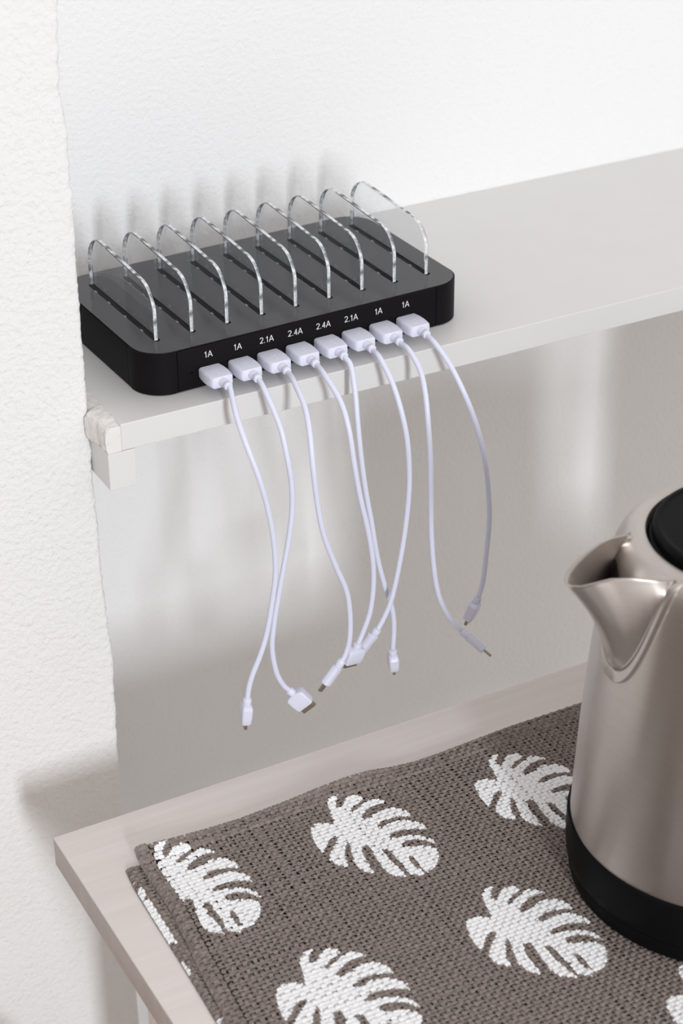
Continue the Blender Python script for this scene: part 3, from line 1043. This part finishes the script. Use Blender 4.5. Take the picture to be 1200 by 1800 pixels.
LX0 = -54.5
def warp_low(x, y, z):
    sh = np.interp(y, [-470, -282, -234, -192, -160, -144], [-10, -5.2, -3.2, -2.2, -1.2, 0.8]) * np.exp(-(x - LX0) / 70.0)
    hem = 0.5 * ((x < LX0 + 5.0) & (x > LX0 + 1.0))
    fall = -0.6 * np.exp(-(((x - LX0) / 1.6) ** 2))
    return np.stack([x + sh, y, TZ + 1.35 + z + hem + fall], -1)
mat_lo = empty('placemat', (0.17, -0.31, TZ * MM), 'lower brown woven placemat, only its left edge showing beneath the other', 'placemat', 0, 'leaf placemats on the table')
weave('placemat', mat_lo, LX0, 389.5, -468, -144, warp_low, [(-82, -177.0), (-80, -300)], xlim=-20, hem_l=0.4, pmax=LX0 + 4.2)
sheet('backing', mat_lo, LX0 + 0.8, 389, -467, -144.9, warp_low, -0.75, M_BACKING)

# ------------------------------------------------------------------ kettle
KX, KY = 247.0, -311.7
KB = -216.6
kettle = empty('electric_kettle', (KX * MM, KY * MM, KB * MM), 'brushed steel electric kettle with black lid and base, on the placemat', 'kettle')
def kz(prof):
    return [(r, z - KB) for r, z in prof]
o = from_bm('power_base', lathe_bm(kz([(0, -216.6), (84.5, -216.6), (86.0, -215.4), (86.8, -211), (86.6, -207.5), (85.4, -206.4), (0, -206.4)]), 128), M_KBLACK, kettle); auto_smooth(o, 35)
o = from_bm('lower_collar', lathe_bm(kz([(0, -206.2), (84.6, -206.2), (87.0, -205.2), (88.2, -203.4), (88.9, -197), (89.0, -180), (88.6, -177.2), (87.4, -176.2), (86, -176.0)]), 128), M_KBLACK, kettle); auto_smooth(o, 35)
PROF = [(87.2, -177.5), (87.0, -172), (86.6, -160), (85.7, -140), (84.9, -121), (84.0, -105), (83.0, -90), (81.6, -72), (80.0, -54), (78.0, -34), (76.0, -18), (73.4, -6), (70.5, 1.0), (66.5, 5.6), (62.5, 7.8), (60.2, 8.6), (57.6, 8.6), (56.6, 7.6), (56.4, 2.0)]
def prof_r(z):
    zs_ = [p[1] for p in PROF[:15]]
    return float(np.interp(z, zs_, [p[0] for p in PROF[:15]]))
cat = catmull([(r, z, 0) for r, z in PROF], 4)
o = from_bm('steel_body', lathe_bm(kz([(p[0], p[1]) for p in cat]), 160), M_STEEL, kettle); auto_smooth(o, 50)
o = from_bm('lid', lathe_bm(kz([(55.6, 2.0), (55.6, 5.0), (54.8, 6.0), (53.4, 6.4), (53.0, 9.0), (53.2, 11.6), (52.4, 13.0), (50.5, 13.4), (49.4, 12.8), (47.6, 12.7), (30, 13.6), (0, 14.2)]), 128), M_KBLACK, kettle); auto_smooth(o, 35)
# spout: a rolled lip whose skirt runs into the body along a U-shaped seam
SPA = math.radians(173.0)
ax_r = Vector((math.cos(SPA), math.sin(SPA), 0))
ax_t = Vector((-math.sin(SPA), math.cos(SPA), 0))
HALF = math.radians(21.0)
def seam(u, grow=1.0, out=0.25):
    a = math.copysign(abs(u) ** 0.75, u)
    ang = a * HALF * grow
    z = 7.0 - 62.0 * (grow if grow == 1.0 else 1.11) * (1 - abs(a) ** 2.6)
    r = prof_r(z) + out
    return ax_r * (r * math.cos(ang)) + ax_t * (r * math.sin(ang)) + Vector((0, 0, z - KB))
def rim(u):
    s = math.copysign(1, u)
    t = abs(u)
    # plan: from tip (axial 109) along the lip to the body
    ctrl = [(109.5, 0.0, 3.0), (108.6, 3.6, 3.6), (105.5, 7.4, 5.0), (100.0, 10.6, 7.4), (92.0, 13.8, 10.0), (82.0, 18.4, 10.6), (72.0, 22.6, 9.4), (62.0, 24.6, 7.6)]
    f = t * (len(ctrl) - 1)
    i = min(int(f), len(ctrl) - 2)
    w = f - i
    a, b = ctrl[i], ctrl[i + 1]
    x = a[0] + (b[0] - a[0]) * w
    y = (a[1] + (b[1] - a[1]) * w) * s
    z = a[2] + (b[2] - a[2]) * w
    return ax_r * x + ax_t * y + Vector((0, 0, z - KB))
def spout_bm():
    bm = bmesh.new()
    NU, NV = 60, 22
    g = []
    for i in range(NU + 1):
        u = -1 + 2 * i / NU
        R0, B0 = rim(u), seam(u)
        row = []
        for j in range(NV + 1):
            v = j / NV
            vv = v
            p = R0.lerp(B0, vv)
            bow = math.sin(math.pi * v) * 7.0 * (1 - abs(u)) ** 0.7
            rad = Vector((p.x, p.y, 0)).normalized()
            p = p - rad * bow * 0.62
            # never sink into the body
            rr = math.hypot(p.x, p.y)
            need = prof_r(p.z + KB) + 0.25
            if rr < need:
                p = Vector((p.x * need / rr, p.y * need / rr, p.z))
            row.append(bm.verts.new(p * MM))
        g.append(row)
    for i in range(NU):
        for j in range(NV):
            bm.faces.new((g[i][j], g[i][j + 1], g[i + 1][j + 1], g[i + 1][j]))
    return bm
o = from_bm('spout', spout_bm(), M_STEEL, kettle, True)
sol = o.modifiers.new('thickness', 'SOLIDIFY')
sol.thickness = 0.9 * MM
sol.offset = 0
# flange pressed around the seam
def flange_bm():
    bm = bmesh.new()
    prev = None
    for i in range(61):
        u = -1 + 2 * i / 60
        ring = [seam(u, 1.0, 0.2), seam(u, 1.03, 1.1), seam(u, 1.2, 1.0), seam(u, 1.24, 0.0)]
        row = [bm.verts.new(p * MM) for p in ring]
        if prev:
            for k in range(3):
                bm.faces.new((prev[k], prev[k + 1], row[k + 1], row[k]))
        prev = row
    return bm
from_bm('spout_flange', flange_bm(), M_STEEL, kettle, True)
def filter_bm():
    bm = bmesh.new()
    prev = None
    for i in range(25):
        u = -1 + 2 * i / 24
        a = u * HALF * 0.98
        zt = -2.0
        zb = 7.0 - 58.0 * (1 - abs(u * 0.98) ** 2.6)
        row = []
        for z in np.linspace(zt, min(zb, zt - 0.5), 8):
            r = prof_r(z) + 0.18
            row.append(bm.verts.new((ax_r * (r * math.cos(a)) + ax_t * (r * math.sin(a)) + Vector((0, 0, z - KB))) * MM))
        if prev:
            for k in range(7):
                bm.faces.new((prev[k], prev[k + 1], row[k + 1], row[k]))
        prev = row
    return bm
from_bm('spout_opening', filter_bm(), M_KDARK, kettle, True)
# handle on the far side of the spout
HA = SPA - math.pi
hr = Vector((math.cos(HA), math.sin(HA), 0))
hp = [(57, 3), (70, 9), (92, 9), (108, 1), (112, -18), (111, -60), (106, -92), (95, -112), (80.5, -120)]
hpts = [tuple(hr * p[0] + Vector((0, 0, p[1] - KB))) for p in [tuple(q)[:2] for q in catmull([(a, b, 0) for a, b in hp], 6)]]
hsec = [(11 * math.cos(a), 8.0 * math.sin(a)) for a in [2 * math.pi * i / 20 for i in range(20)]]
from_bm('handle', tube_bm(hpts, 1, 20, True, None, hsec, tuple(ax_t)), M_KBLACK, kettle, True)
